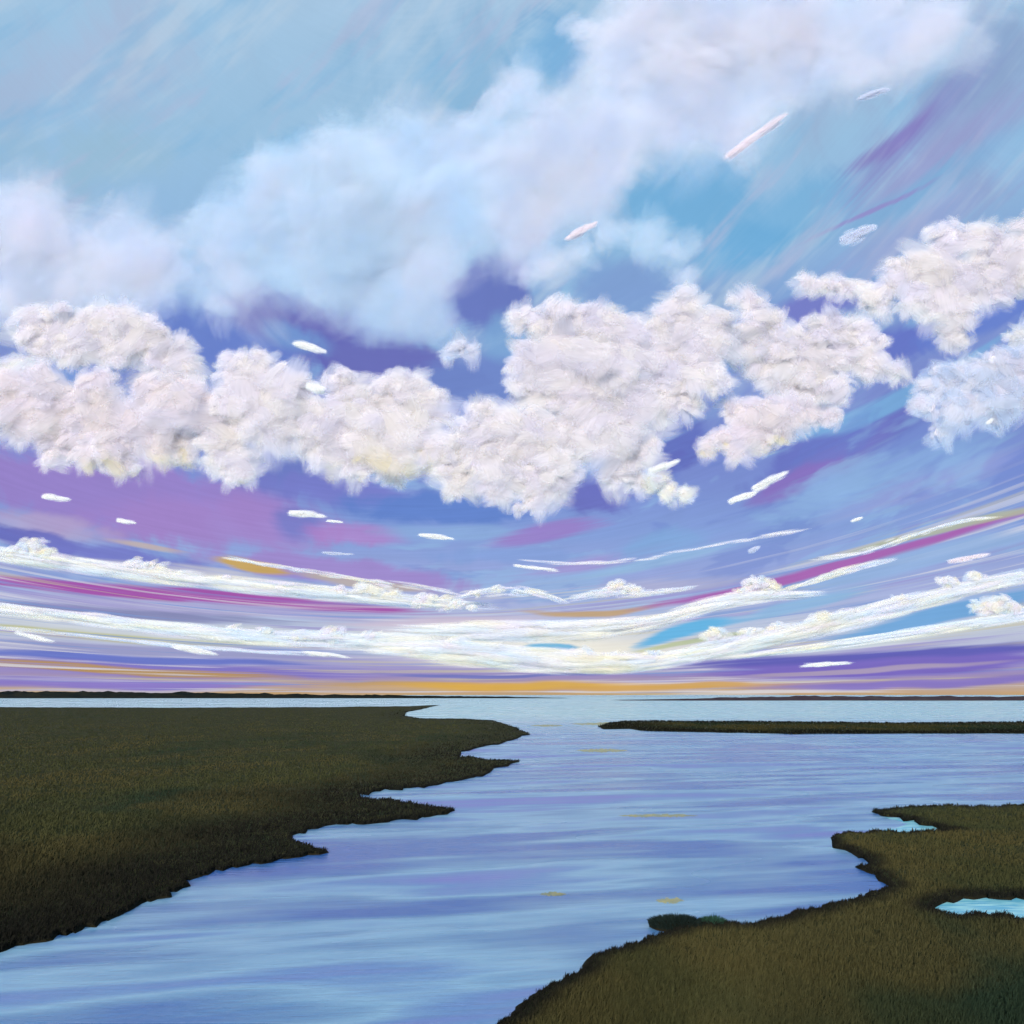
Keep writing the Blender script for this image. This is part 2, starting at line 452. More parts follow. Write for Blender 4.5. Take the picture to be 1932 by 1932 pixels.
SPIT = [(1130, 1371), (1150, 1364), (1185, 1361), (1400, 1362), (1700, 1365), (1932, 1363), (2340, 1362), (2340, 1387), (1932, 1384), (1700, 1384),
        (1500, 1385), (1350, 1382), (1210, 1379), (1190, 1375), (1140, 1376)]


thatchm = mudm.copy(); thatchm.name = 'marsh_thatch'
for nd in thatchm.node_tree.nodes:
    if nd.type == 'VALTORGB':
        nd.color_ramp.elements[0].color = (.028, .034, .014, 1); nd.color_ramp.elements[1].color = (.054, .046, .018, 1)


def densify(poly, step, amp):
    """walk the outline and give it the ragged small coves of a marsh edge (pixels -> pixels)"""
    out = []
    for i, (x0, y0) in enumerate(poly):
        x1, y1 = poly[(i + 1) % len(poly)]
        k = max(1, int(math.hypot(x1 - x0, (y1 - y0) * 2) / step))
        for j in range(k):
            f = j / k
            x, y = x0 + (x1 - x0) * f, y0 + (y1 - y0) * f
            sc_ = (y - HOR) / 300.0
            q = mnoise.noise(Vector((x * .045, y * .16, 3.1))) * amp * min(1, .3 + sc_) * (15 if 0 < f < 1 else 5)
            q2 = (mnoise.noise(Vector((x * .06, y * .1, 9.7))) * 7 + mnoise.noise(Vector((x * .17, y * .3, 4.2))) * 4) * amp * min(1, sc_)
            out.append((x + q, y + q2))
    return out


def inside(px, py, poly):
    res = np.zeros(len(px), bool)
    n_ = len(poly)
    for i in range(n_):
        x0, y0 = poly[i]; x1, y1 = poly[(i + 1) % n_]
        c = (y0 > py) != (y1 > py)
        with np.errstate(divide='ignore', invalid='ignore'):
            xi = (x1 - x0) * (py - y0) / (y1 - y0 + 1e-12) + x0
        res ^= c & (px < xi)
    return res


def edge_dist(px, py, poly):
    """ground distance to the outline, metres"""
    best = np.full(len(px), 1e9)
    G = [ground(*p) for p in poly]
    gx = (px - W0 / 2) / F * CAMH * F / (py - HOR); gy = CAMH * F / (py - HOR)
    for i in range(len(G)):
        ax, ay = G[i]; bx, by = G[(i + 1) % len(G)]
        dx, dy = bx - ax, by - ay
        tt = np.clip(((gx - ax) * dx + (gy - ay) * dy) / (dx * dx + dy * dy + 1e-9), 0, 1)
        best = np.minimum(best, np.hypot(gx - ax - tt * dx, gy - ay - tt * dy))
    return best


def vnoise(x, y, seed, octs=3):
    """cheap value noise on arrays"""
    out = np.zeros(len(x)); a = 1.0; tot = 0
    for o in range(octs):
        r = np.random.default_rng(seed + o).random((256, 256))
        fx, fy = x * 2 ** o, y * 2 ** o
        ix, iy = np.floor(fx).astype(int), np.floor(fy).astype(int)
        tx, ty = fx - ix, fy - iy
        tx, ty = tx * tx * (3 - 2 * tx), ty * ty * (3 - 2 * ty)
        g = lambda i, j: r[i % 256, j % 256]
        out += a * (g(ix, iy) * (1 - tx) * (1 - ty) + g(ix + 1, iy) * tx * (1 - ty) + g(ix, iy + 1) * (1 - tx) * ty + g(ix + 1, iy + 1) * tx * ty)
        tot += a; a *= .55
    return out / tot


BANK_Z = 0.20


def bank(poly, label, step, amp):
    pts = densify(poly, step, amp)
    G = [Vector((*ground(*p), 0)) for p in pts]
    area = sum(G[i].x * G[(i + 1) % len(G)].y - G[(i + 1) % len(G)].x * G[i].y for i in range(len(G)))
    sgn = 1 if area > 0 else -1
    k = len(G); V = []; Fc = []
    nr = []
    for i in range(k):
        tng = (G[(i + 1) % k] - G[i - 1]); nr.append(Vector((tng.y, -tng.x, 0)).normalized() * sgn)
    wv = [.35 + .25 * mnoise.noise(g * .4) for g in G]
    V += [(g.x, g.y, BANK_Z + .05 * mnoise.noise(g * .5)) for g in G]
    V += [(g.x + q.x * w * .5, g.y + q.y * w * .5, .12) for g, q, w in zip(G, nr, wv)]
    V += [(g.x + q.x * w * 1.6, g.y + q.y * w * 1.6, -.25) for g, q, w in zip(G, nr, wv)]
    for tri in tessellate_polygon([[Vector((p.x, p.y, 0)) for p in G]]):
        Fc.append(tuple(tri))
    for ring in (0, k):
        for i in range(k):
            j = (i + 1) % k
            Fc.append((ring + i, ring + j, ring + k + j, ring + k + i))
    o = mesh_obj('marsh_bank', V, Fc, mudm)
    o.data.materials.append(thatchm)
    for p in o.data.polygons:
        if max(p.vertices) < k: p.material_index = 1
    tag(o, label, 'marsh bank', kind='structure')
    return pts


def grass(pts, count, label, hgt, seed, edge_dark, green_bias, tone=1.0):
    r = np.random.default_rng(seed)
    P = np.array(pts)
    x0, x1, y0, y1 = P[:, 0].min(), P[:, 0].max(), P[:, 1].min(), P[:, 1].max()
    x0, x1, y1 = max(x0, -300), min(x1, 2230), min(y1, 2060)
    xs, ys = [], []
    got = 0
    while got < count:
        a = r.uniform(x0, x1, count); b = r.uniform(y0, y1, count)
        k = inside(a, b, pts)
        xs.append(a[k]); ys.append(b[k]); got += k.sum()
    px = np.concatenate(xs)[:count]; py = np.concatenate(ys)[:count]
    # a fringe of blades hangs over the water's edge
    m = count // 7
    ii = r.integers(0, len(P), m); ff = r.random(m)
    ex = P[ii, 0] * (1 - ff) + P[(ii + 1) % len(P), 0] * ff; ey = P[ii, 1] * (1 - ff) + P[(ii + 1) % len(P), 1] * ff
    ok_ = (ex > -300) & (ex < 2230) & (ey < 2060)
    px[:m][ok_] = ex[ok_] + r.normal(0, 2.0, m)[ok_]; py[:m][ok_] = ey[ok_] + (r.normal(0, 1.2, m) * np.clip((ey - HOR) / 250, .08, 1))[ok_]
    D = CAMH * F / (py - HOR)
    gx, gy = (px - W0 / 2) / F * D, D
    ed = edge_dist(px, py, pts)
    wid = np.maximum(.022, D / F * 1.5) * r.uniform(.7, 1.6, count)
    h = hgt * r.uniform(.45, 1.25, count) * (.65 + .7 * vnoise(gx * .11, gy * .11, seed + 40))
    h *= np.clip(.6 + ed * .5, .6, 1)
    ang = r.uniform(0, 2 * np.pi, count)
    lean = r.uniform(.1, .75, count) * h
    la = r.normal(.6, .9, count)                       # breeze to the right
    lx, ly = np.cos(la) * lean, np.sin(la) * lean
    wx, wy = np.cos(ang) * wid * .5, np.sin(ang) * wid * .5
    V = np.zeros((count, 5, 3))
    z0 = BANK_Z - .06
    V[:, 0] = np.stack([gx - wx, gy - wy, np.full(count, z0)], 1)
    V[:, 1] = np.stack([gx + wx, gy + wy, np.full(count, z0)], 1)
    V[:, 2] = np.stack([gx + wx * .8 + lx * .35, gy + wy * .8 + ly * .35, z0 + h * .6], 1)
    V[:, 3] = np.stack([gx - wx * .8 + lx * .35, gy - wy * .8 + ly * .35, z0 + h * .6], 1)
    V[:, 4] = np.stack([gx + lx, gy + ly, z0 + h], 1)
    base = np.arange(count)[:, None] * 5
    tri = np.concatenate([base + np.array([0, 1, 2]), base + np.array([0, 2, 3]), base + np.array([3, 2, 4])], 1)
    # colour: olive, with ochre dead-stem drifts, deep green, and bank shade painted dark along the creek
    olive = np.array([.055, .057, .023]); ochre = np.array([.080, .068, .026]); green = np.array([.026, .042, .024]); rim_shade = np.array([.014, .014, .012])
    n1 = vnoise(gx * .09 + 9, gy * .05 + 5, seed + 1, 4); n2 = vnoise(gx * .05 + 30, gy * .04, seed + 7, 3)
    f1 = np.clip((n1 - .50) * 6, 0, 1) * .8; f2 = np.clip((n2 - .5 + green_bias) * 4, 0, 1)
    c = olive[None] * np.ones((count, 1))
    c = c * (1 - f2[:, None]) + green * f2[:, None]
    c = c * (1 - f1[:, None]) + ochre * f1[:, None]
    fe = np.clip(1.15 - ed / (edge_dark * (.35 + 1.3 * n2)), 0, 1)
    fe = fe * fe * (3 - 2 * fe) * .95
    c = c * (1 - fe[:, None]) + rim_shade * fe[:, None]
    c *= r.uniform(.8, 1.22, (count, 1)) * tone * 1.1
    cv = np.repeat(np.concatenate([c, np.ones((count, 1))], 1), 5, 0)
    o = fast_mesh('marsh_grass', V.reshape(-1, 3), tri, 3, grassm, cols=cv)
    tag(o, label, 'grass', kind='stuff')
    return o


lp = bank(LEFT, 'long muddy marsh headland with notched edge along the tidal creek', 11, 1.0)
grass(lp, 170000, 'olive and brown marsh grass covering the long notched headland', .34, 11, 18.0, -.05)
rp_ = bank(RIGHT, 'muddy marsh bank with a pale tidal pool cut into it', 11, 1.0)
grass(rp_, 200000, 'dark green and ochre marsh grass around the pale tidal pool', .30, 23, 1.3, .08)
sp = bank(SPIT, 'thin low marsh island lying alone in open water', 14, .4)
grass(sp, 22000, 'dark grass on the thin low island in open water', .6, 31, 30.0, .2, .6)

# dark tussock standing off the right bank
def tussock(cx, cy, rx, ry, count, label, seed, hgt, colr):
    r = np.random.default_rng(seed)
    gx0, gy0 = ground(cx, cy)
    sx = rx / F * gy0
    a = r.uniform(0, 2 * np.pi, count); q = np.sqrt(r.uniform(0, 1, count))
    bx, by = np.cos(a) * q * sx, np.sin(a) * q * sx * .8
    h = hgt * (1.1 - .6 * q) * r.uniform(.6, 1.2, count)
    out = .25 + .5 * q
    lx, ly = np.cos(a) * out * h, np.sin(a) * out * h
    an = r.uniform(0, np.pi, count); w = r.uniform(.02, .05, count)
    wx, wy = np.cos(an) * w, np.sin(an) * w
    V = np.zeros((count, 5, 3)); z0 = 0.02
    V[:, 0] = np.stack([bx - wx, by - wy, np.full(count, z0)], 1); V[:, 1] = np.stack([bx + wx, by + wy, np.full(count, z0)], 1)
    V[:, 2] = np.stack([bx + wx * .7 + lx * .4, by + wy * .7 + ly * .4, z0 + h * .65], 1); V[:, 3] = np.stack([bx - wx * .7 + lx * .4, by - wy * .7 + ly * .4, z0 + h * .65], 1)
    V[:, 4] = np.stack([bx + lx, by + ly, z0 + h], 1)
    base = np.arange(count)[:, None] * 5
    tri = np.concatenate([base + np.array([0, 1, 2]), base + np.array([0, 2, 3]), base + np.array([3, 2, 4])], 1)
    c = np.array(colr)[None] * r.uniform(.7, 1.4, (count, 1))
    cv = np.repeat(np.concatenate([c, np.ones((count, 1))], 1), 5, 0)
    root = bpy.data.objects.new('sedge_tussock', None); col.objects.link(root); root.location = (gx0, gy0, 0)
    o = fast_mesh('blades', V.reshape(-1, 3), tri, 3, grassm, cols=cv); o.parent = root
    # peat hump
    vv, ff = [], []
    for j in range(5):
        for i in range(18):
            an_ = i / 18 * 2 * math.pi
            rr = sx * (1.12, 1.0, .8, .5, .12)[j] * (1 + .12 * mnoise.noise(Vector((math.cos(an_) * 2, math.sin(an_) * 2, seed))))
            vv.append((math.cos(an_) * rr, math.sin(an_) * rr * .8, (-.2, .08, .2, .28, .31)[j]))
    for j in range(4):
        for i in range(18):
            ff.append((j * 18 + i, j * 18 + (i + 1) % 18, (j + 1) * 18 + (i + 1) % 18, (j + 1) * 18 + i))
    mesh_obj('peat_hump', vv, ff, mudm, root, True)
    tag(root, label, 'tussock')


tussock(1276, 1748, 50, 12, 2600, 'dark rounded sedge tussock standing in the water off the grassy bank', 3, .55, (.016, .026, .022))
tussock(1345, 1746, 22, 8, 900, 'small green sedge tuft in the water beside the dark rounded tussock', 5, .5, (.03, .075, .05))

# shallow pale turquoise water over light sand in the cuts of the right bank
poolm, n, l = material('shallow_water')
geo = n.new('ShaderNodeNewGeometry')
mpn = n.new('ShaderNodeMapping'); mpn.inputs['Scale'].default_value = (.5, 2.2, 1); l.new(geo.outputs['Position'], mpn.inputs[0])
t = n.new('ShaderNodeTexNoise'); l.new(mpn.outputs[0], t.inputs['Vector']); t.inputs['Scale'].default_value = 1; t.inputs['Detail'].default_value = 3
r_ = n.new('ShaderNodeValToRGB'); l.new(t.outputs[0], r_.inputs[0])
r_.color_ramp.elements[0].position = .4; r_.color_ramp.elements[0].color = lin((104, 186, 206))
r_.color_ramp.elements[1].position = .62; r_.color_ramp.elements[1].color = lin((164, 224, 218))
p_ = n.new('ShaderNodeBsdfPrincipled'); l.new(r_.outputs[0], p_.inputs['Base Color']); p_.inputs['Roughness'].default_value = .25; p_.inputs['IOR'].default_value = 1.33
b_ = n.new('ShaderNodeBump'); l.new(t.outputs[0], b_.inputs['Height']); b_.inputs['Strength'].default_value = .3; b_.inputs['Distance'].default_value = .1; l.new(b_.outputs[0], p_.inputs['Normal'])
o_ = n.new('ShaderNodeOutputMaterial'); l.new(p_.outputs[0], o_.inputs[0])


def pool(poly, label):
    pts = densify(poly, 9, 1.0)
    V = [(*ground(*p), .008) for p in pts]
    Fc = [tuple(t) for t in tessellate_polygon([[Vector((v[0], v[1], 0)) for v in V]])]
    tag(mesh_obj('tidal_pool', V, Fc, poolm), label, 'water', kind='structure')


pool([(1736, 1714), (1800, 1684), (1932, 1686), (2340, 1683), (2340, 1770), (1932, 1750), (1866, 1740), (1806, 1742)], 'pale turquoise tidal pool cut into the marsh bank')
pool([(1668, 1541), (1716, 1546), (1760, 1552), (1830, 1564), (1836, 1578), (1720, 1584), (1640, 1582), (1668, 1566), (1715, 1556)], 'pale turquoise inlet between two grassy points of the bank')

# thin yellow-green sheets added on the water as painted gold-sky reflections
glintm, n, l = material('glint_sheet')
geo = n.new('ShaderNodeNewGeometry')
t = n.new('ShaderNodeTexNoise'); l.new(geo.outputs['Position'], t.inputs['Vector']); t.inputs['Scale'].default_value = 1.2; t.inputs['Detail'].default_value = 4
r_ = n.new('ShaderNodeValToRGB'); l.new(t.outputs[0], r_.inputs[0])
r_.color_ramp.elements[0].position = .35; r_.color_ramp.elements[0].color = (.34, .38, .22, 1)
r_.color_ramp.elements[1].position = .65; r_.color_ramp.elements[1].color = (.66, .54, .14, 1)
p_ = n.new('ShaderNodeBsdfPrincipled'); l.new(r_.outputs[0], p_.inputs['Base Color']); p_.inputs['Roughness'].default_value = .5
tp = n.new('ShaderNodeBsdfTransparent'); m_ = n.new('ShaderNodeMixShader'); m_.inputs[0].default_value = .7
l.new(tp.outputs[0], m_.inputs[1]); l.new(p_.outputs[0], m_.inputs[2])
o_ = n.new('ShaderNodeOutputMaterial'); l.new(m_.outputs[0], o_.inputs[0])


def glint(cx, cy, rx, ry, label, seed):
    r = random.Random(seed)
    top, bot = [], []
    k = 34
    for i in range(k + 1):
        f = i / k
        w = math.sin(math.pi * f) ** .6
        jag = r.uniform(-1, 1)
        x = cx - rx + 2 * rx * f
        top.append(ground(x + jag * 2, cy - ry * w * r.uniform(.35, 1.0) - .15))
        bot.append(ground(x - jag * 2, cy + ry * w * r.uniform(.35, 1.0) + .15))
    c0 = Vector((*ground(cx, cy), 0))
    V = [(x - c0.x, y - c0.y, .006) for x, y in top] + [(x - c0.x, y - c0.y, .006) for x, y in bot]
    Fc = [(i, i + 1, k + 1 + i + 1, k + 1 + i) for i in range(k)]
    o = mesh_obj('glint_sheet', V, Fc, glintm); o.location = c0
    tag(o, label, 'glint')


glint(1150, 1366, 70, 4, 'yellow painted reflection on the water at the tip of the thin island', 1)
glint(1032, 1369, 30, 2, 'small yellow painted reflection between the headland point and the thin island', 2)
glint(1136, 1416, 48, 4, 'pale yellow painted reflection in open water below the thin island', 3)
glint(1242, 1539, 74, 4, 'long yellow painted reflection in the middle of the creek', 4)
glint(1044, 1687, 24, 5, 'small yellow painted reflection in the creek, alone on deep blue water', 5)
glint(1264, 1699, 26, 7, 'yellow painted reflection just off the dark rounded tussock', 6)

# ------------------------------------------------------------------ far shores
shm, n, l = material('far_shore')
geo = n.new('ShaderNodeNewGeometry')
t = n.new('ShaderNodeTexNoise'); l.new(geo.outputs['Position'], t.inputs['Vector']); t.inputs['Scale'].default_value = .03; t.inputs['Detail'].default_value = 5
r_ = n.new('ShaderNodeValToRGB'); l.new(t.outputs[0], r_.inputs[0])
r_.color_ramp.elements[0].position = .35; r_.color_ramp.elements[0].color = (.012, .017, .017, 1)
r_.color_ramp.elements[1].position = .7; r_.color_ramp.elements[1].color = (.026, .026, .018, 1)
p_ = n.new('ShaderNodeBsdfDiffuse'); l.new(r_.outputs[0], p_.inputs[0])
o_ = n.new('ShaderNodeOutputMaterial'); l.new(p_.outputs[0], o_.inputs[0])


shm2 = shm.copy(); shm2.name = 'far_shore_heath'
for nd in shm2.node_tree.nodes:
    if nd.type == 'VALTORGB':
        nd.color_ramp.elements[0].color = (.05, .038, .05, 1); nd.color_ramp.elements[1].color = (.085, .065, .06, 1)


def far_shore(x0, x1, ybase, top, label, seed, mat=shm):
    """low wooded land: top(f) gives its crest height in rows above the waterline"""
    D = CAMH * F / (ybase - HOR)
    k = 220; V = []; Fc = []
    rows = (0.0, .35, .75, 1.0, .8, 0.0)
    for i in range(k + 1):
        f = i / k
        x = x0 + (x1 - x0) * f
        hm = top(f) * D / F
        X = (x - W0 / 2) / F * D
        for j, q in enumerate(rows):
            rag = 1 + .35 * mnoise.noise(Vector((X * .02, j * 3.1, seed))) + .25 * mnoise.noise(Vector((X * .07, j * 1.7, seed + 4)))
            V.append((X, D + j * 60 + 30 * mnoise.noise(Vector((X * .004, 0, seed))), max(-1, q * hm * rag) if q else -1))
    m = len(rows)
    for i in range(k):
        for j in range(m - 1):
            Fc.append((i * m + j, (i + 1) * m + j, (i + 1) * m + j + 1, i * m + j + 1))
    o = mesh_obj('far_shore', V, Fc, mat)
    tag(o, label, 'shore', kind='structure')


far_shore(-700, 1080, 1317.5, lambda f: 12.5 * min(1, (1 - f) * 1.9) ** .8 * min(1, f * 20 + .1) + .2, 'far dark shore that thins out into the gold horizon', 2.0)
far_shore(1180, 2600, 1322, lambda f: 7.5 * min(1, f * 4) + .2, 'far low brown shore behind the thin island', 6.0, shm2)

# ------------------------------------------------------------------ clouds
def cloud_material(name, opacity, through, lo=.25):
    m, n, l = material(name)
    at = n.new('ShaderNodeAttribute'); at.attribute_name = 'tint'
    uv = n.new('ShaderNodeAttribute'); uv.attribute_name = 'stroke_uv'
    sp_ = n.new('ShaderNodeSeparateXYZ'); l.new(uv.outputs['Vector'], sp_.inputs[0])

    def mt(op, a, b=None, c=None):
        q = n.new('ShaderNodeMath'); q.operation = op
        for i, v in enumerate((a, b, c)):
            if v is None: continue
            if isinstance(v, (int, float)): q.inputs[i].default_value = v
            else: l.new(v, q.inputs[i])
        return q.outputs[0]
    cx = n.new('ShaderNodeCombineXYZ')
    l.new(mt('MULTIPLY', sp_.outputs[0], .9), cx.inputs[0]); l.new(mt('MULTIPLY', sp_.outputs[1], 2.8), cx.inputs[1]); l.new(sp_.outputs[2], cx.inputs[2])
    t = n.new('ShaderNodeTexNoise'); l.new(cx.outputs[0], t.inputs['Vector']); t.inputs['Scale'].default_value = 1.3; t.inputs['Detail'].default_value = 2
    u2 = mt('POWER', mt('ABSOLUTE', sp_.outputs[0]), 2.4)
    v2 = mt('POWER', mt('ABSOLUTE', sp_.outputs[1]), 2.4)
    rad = mt('MULTIPLY_ADD', t.outputs[0], 1.0, mt('ADD', mt('ADD', u2, v2), -.5))
    mr = n.new('ShaderNodeMapRange'); mr.interpolation_type = 'SMOOTHSTEP'; l.new(rad, mr.inputs[0])
    mr.inputs[1].default_value = lo; mr.inputs[2].default_value = .92; mr.inputs[3].default_value = opacity; mr.inputs[4].default_value = 0
    df = n.new('ShaderNodeBsdfDiffuse'); l.new(at.outputs['Color'], df.inputs[0])
    tr = n.new('ShaderNodeBsdfTranslucent'); l.new(at.outputs['Color'], tr.inputs[0])
    m1 = n.new('ShaderNodeMixShader'); m1.inputs[0].default_value = through; l.new(df.outputs[0], m1.inputs[1]); l.new(tr.outputs[0], m1.inputs[2])
    tp = n.new('ShaderNodeBsdfTransparent')
    m2 = n.new('ShaderNodeMixShader'); l.new(mr.outputs[0], m2.inputs[0]); l.new(tp.outputs[0], m2.inputs[1]); l.new(m1.outputs[0], m2.inputs[2])
    o = n.new('ShaderNodeOutputMaterial'); l.new(m2.outputs[0], o.inputs[0])
    return m


CM = cloud_material('cumulus', .46, .48, -.05)
VM = cloud_material('veil_cloud', .20, .4, .05)
SM = cloud_material('streak_cloud', .42, .45, -.1)
corem, n, l = material('cloud_core')
df = n.new('ShaderNodeBsdfDiffuse'); df.inputs[0].default_value = (.86, .82, .87, 1)
tr = n.new('ShaderNodeBsdfTranslucent'); tr.inputs[0].default_value = (.86, .82, .87, 1)
m1 = n.new('ShaderNodeMixShader'); m1.inputs[0].default_value = .3; l.new(df.outputs[0], m1.inputs[1]); l.new(tr.outputs[0], m1.inputs[2])
o_ = n.new('ShaderNodeOutputMaterial'); l.new(m1.outputs[0], o_.inputs[0])


def pix3(x, y, D):
    return np.array([(x - W0 / 2) / F * D, D, (HOR - y) / F * D + CAMH])


def ico_unit():
    import bmesh
    bm = bmesh.new(); bmesh.ops.create_icosphere(bm, subdivisions=3, radius=1)
    v = np.array([q.co[:] for q in bm.verts]); f = [[q.index for q in p.verts] for p in bm.faces]
    bm.free(); return v, np.array(f)


ICO_V, ICO_F = ico_unit()
PAL = {'white': [(.91, .88, .89), (.90, .86, .89), (.80, .78, .87), (.91, .87, .84), (.86, .82, .88)],
       'pink': [(.91, .86, .87), (.90, .84, .87), (.91, .84, .82), (.81, .78, .86), (.86, .80, .86)],
       'cream': [(.92, .90, .86), (.90, .89, .88), (.92, .88, .78), (.80, .82, .92), (.88, .80, .88), (.92, .87, .68), (.72, .82, .90)],
       'lilac': [(.72, .78, .89), (.81, .79, .87), (.62, .71, .87), (.84, .83, .88)],
       'pale': [(.63, .77, .89), (.72, .80, .89), (.77, .78, .87), (.56, .71, .88)]}


def dabs_mesh(name, cen, nor, tan, hl, hw, cols, mat, seed, origin):
    """brush-dab shaped cloud scales: a 3x3 grid each, bowed with the puff; cen (n,3) etc."""
    k = len(cen)
    r = np.random.default_rng(seed)
    bit = np.cross(nor, tan); bit /= np.linalg.norm(bit, axis=1)[:, None] + 1e-9
    us = np.array([-1, 0, 1, -1, 0, 1, -1, 0, 1.]); vs = np.array([-1, -1, -1, 0, 0, 0, 1, 1, 1.])
    bow = -.12 * (us ** 2) - .10 * (vs ** 2) + .1
    V = cen[:, None] + tan[:, None] * (us[None, :, None] * hl[:, None, None]) + bit[:, None] * (vs[None, :, None] * hw[:, None, None]) \
        + nor[:, None] * (bow[None, :, None] * np.minimum(hl, hw * 2)[:, None, None])
    base = np.arange(k)[:, None] * 9
    q = []
    for i, j in ((0, 0), (1, 0), (0, 1), (1, 1)):
        a = j * 3 + i
        q.append(base + np.array([a, a + 1, a + 4, a + 3]))
    q = np.concatenate(q, 1)
    uv = np.zeros((k, 9, 3)); uv[:, :, 0] = us; uv[:, :, 1] = vs; uv[:, :, 2] = r.uniform(0, 400, k)[:, None]
    cv = np.concatenate([cols, np.ones((k, 1))], 1)[:, None].repeat(9, 1)
    return fast_mesh(name, V.reshape(-1, 3), q, 4, mat, cols=cv.reshape(-1, 4), uvs=uv.reshape(-1, 3), origin=origin)


def cumulus(puffs, label, pal='white', ndab=150, core=True, mat=None, group=None, dabpx=(17, 9), depth=.4, squash=1.0, name='cumulus_cloud', seed=1, tiltdir=0.0, yellow=0.0):
    mat = mat or CM
    r = np.random.default_rng(seed)
    yb = max(p[1] + p[2] for p in puffs)
    xm = sum(p[0] for p in puffs) / len(puffs)
    D = (4600.0 if not core else 3300.0) + (HOR - yb) * .9
    px = D / F                                       # metres per grid pixel at this cloud
    origin = pix3(xm, yb, D)
    Cn, Nr, Tn, HL, HW, CO = [], [], [], [], [], []
    CV, CF = [], []; off = 0
    pal_ = np.array(PAL[pal])
    if core:                                         # break the round heads up with smaller buds
        buds = []
        for (x, y, rad) in puffs:
            for _ in range(3 if rad > 22 else 1):
                t_ = r.uniform(0, 2 * math.pi); q_ = rad * r.uniform(.7, 1.2)
                buds.append((x + math.cos(t_) * q_ * 1.15, y - math.sin(t_) * q_ * .85, rad * r.uniform(.28, .5)))
        puffs = list(puffs) + buds
    for i, (x, y, rad) in enumerate(puffs):
        c = pix3(x, y, D) + np.array([0, r.uniform(-1, 1) * depth * rad * px, 0])
        R_ = rad * px
        k = int(ndab * (rad / 45.0) ** 1.6) + 4
        d = r.normal(size=(k, 3)); d /= np.linalg.norm(d, axis=1)[:, None]
        d[:, 1] = np.where(r.random(k) < .6, -np.abs(d[:, 1]), d[:, 1])          # somewhat more scales on the near side
        lump = np.array([1 + .35 * mnoise.noise(Vector(q * 1.7 + i * 7.3)) for q in d])
        shell = r.uniform(.84, 1.06, k) * lump if core else np.sqrt(r.uniform(0, 1, k)) * lump
        pos = c + d * np.array([1.08, .34 if core else .25, .92 * squash]) * (R_ * shell)[:, None]
        flat = np.stack([0 * d[:, 0], np.sign(d[:, 1]) * .8, 0 * d[:, 0] + .25], 1)
        nn = (d * .36 + flat if core else np.array([0, -1, -.1])) + r.normal(size=(k, 3)) * (.14 if core else .10); nn /= np.linalg.norm(nn, axis=1)[:, None]
        up = np.array([math.cos(tiltdir), 0.0, math.sin(tiltdir)]) * .8 + r.normal(size=(k, 3)) * .6
        rim = (np.hypot(d[:, 0], d[:, 2]) > .8) & (r.random(k) < (.6 if core else .0))             # feathered edges
        up[rim] = d[rim] * np.array([1, 0, 1]) + r.normal(size=(rim.sum(), 3)) * .35
        tt = up - nn * (up * nn).sum(1)[:, None]; tt /= np.linalg.norm(tt, axis=1)[:, None] + 1e-9
        sz = np.clip(np.exp(r.normal(0.0, .38, k)), .55, 2.2) * px * min(1.3, max(.62, rad / 38.0)) * (1.1 if core else 1.0)
        co = pal_[r.integers(0, len(pal_), k)] * r.uniform(.94, 1.04, (k, 1))
        low = (d[:, 2] < -.72) & (r.random(k) < yellow) & (y + rad > yb - 45)
        co[low] = np.array([.92, .83, .55])  # warm sunset light on the cloud's underside, painted into the dab colour
        Cn.append(pos); Nr.append(nn); Tn.append(tt); HL.append(sz * dabpx[0]); HW.append(sz * dabpx[1]); CO.append(np.clip(co, 0, .93))
        if core and rad > 9:
            lv = np.array([1 + .30 * mnoise.noise(Vector(q * 2.0 + i * 7.3)) + .12 * mnoise.noise(Vector(q * 5.0 + i * 3.3)) for q in ICO_V])
            CV.append(c + ICO_V * np.array([1.05, .28, .9 * squash]) * (lv * R_ * .64)[:, None]); CF.append(ICO_F + off); off += len(ICO_V)
    cat = np.concatenate
    root = bpy.data.objects.new(name, None); col.objects.link(root); root.location = tuple(origin)
    o = dabs_mesh('puff_shell', cat(Cn), cat(Nr), cat(Tn), cat(HL), cat(HW), cat(CO), mat, seed, origin)
    o.location = (0, 0, 0); o.parent = root
    if core:
        o = fast_mesh('puff_core', cat(CV), cat(CF), 3, corem, origin=origin); o.location = (0, 0, 0); o.parent = root
    tag(root, label, 'cloud', group)
    return root


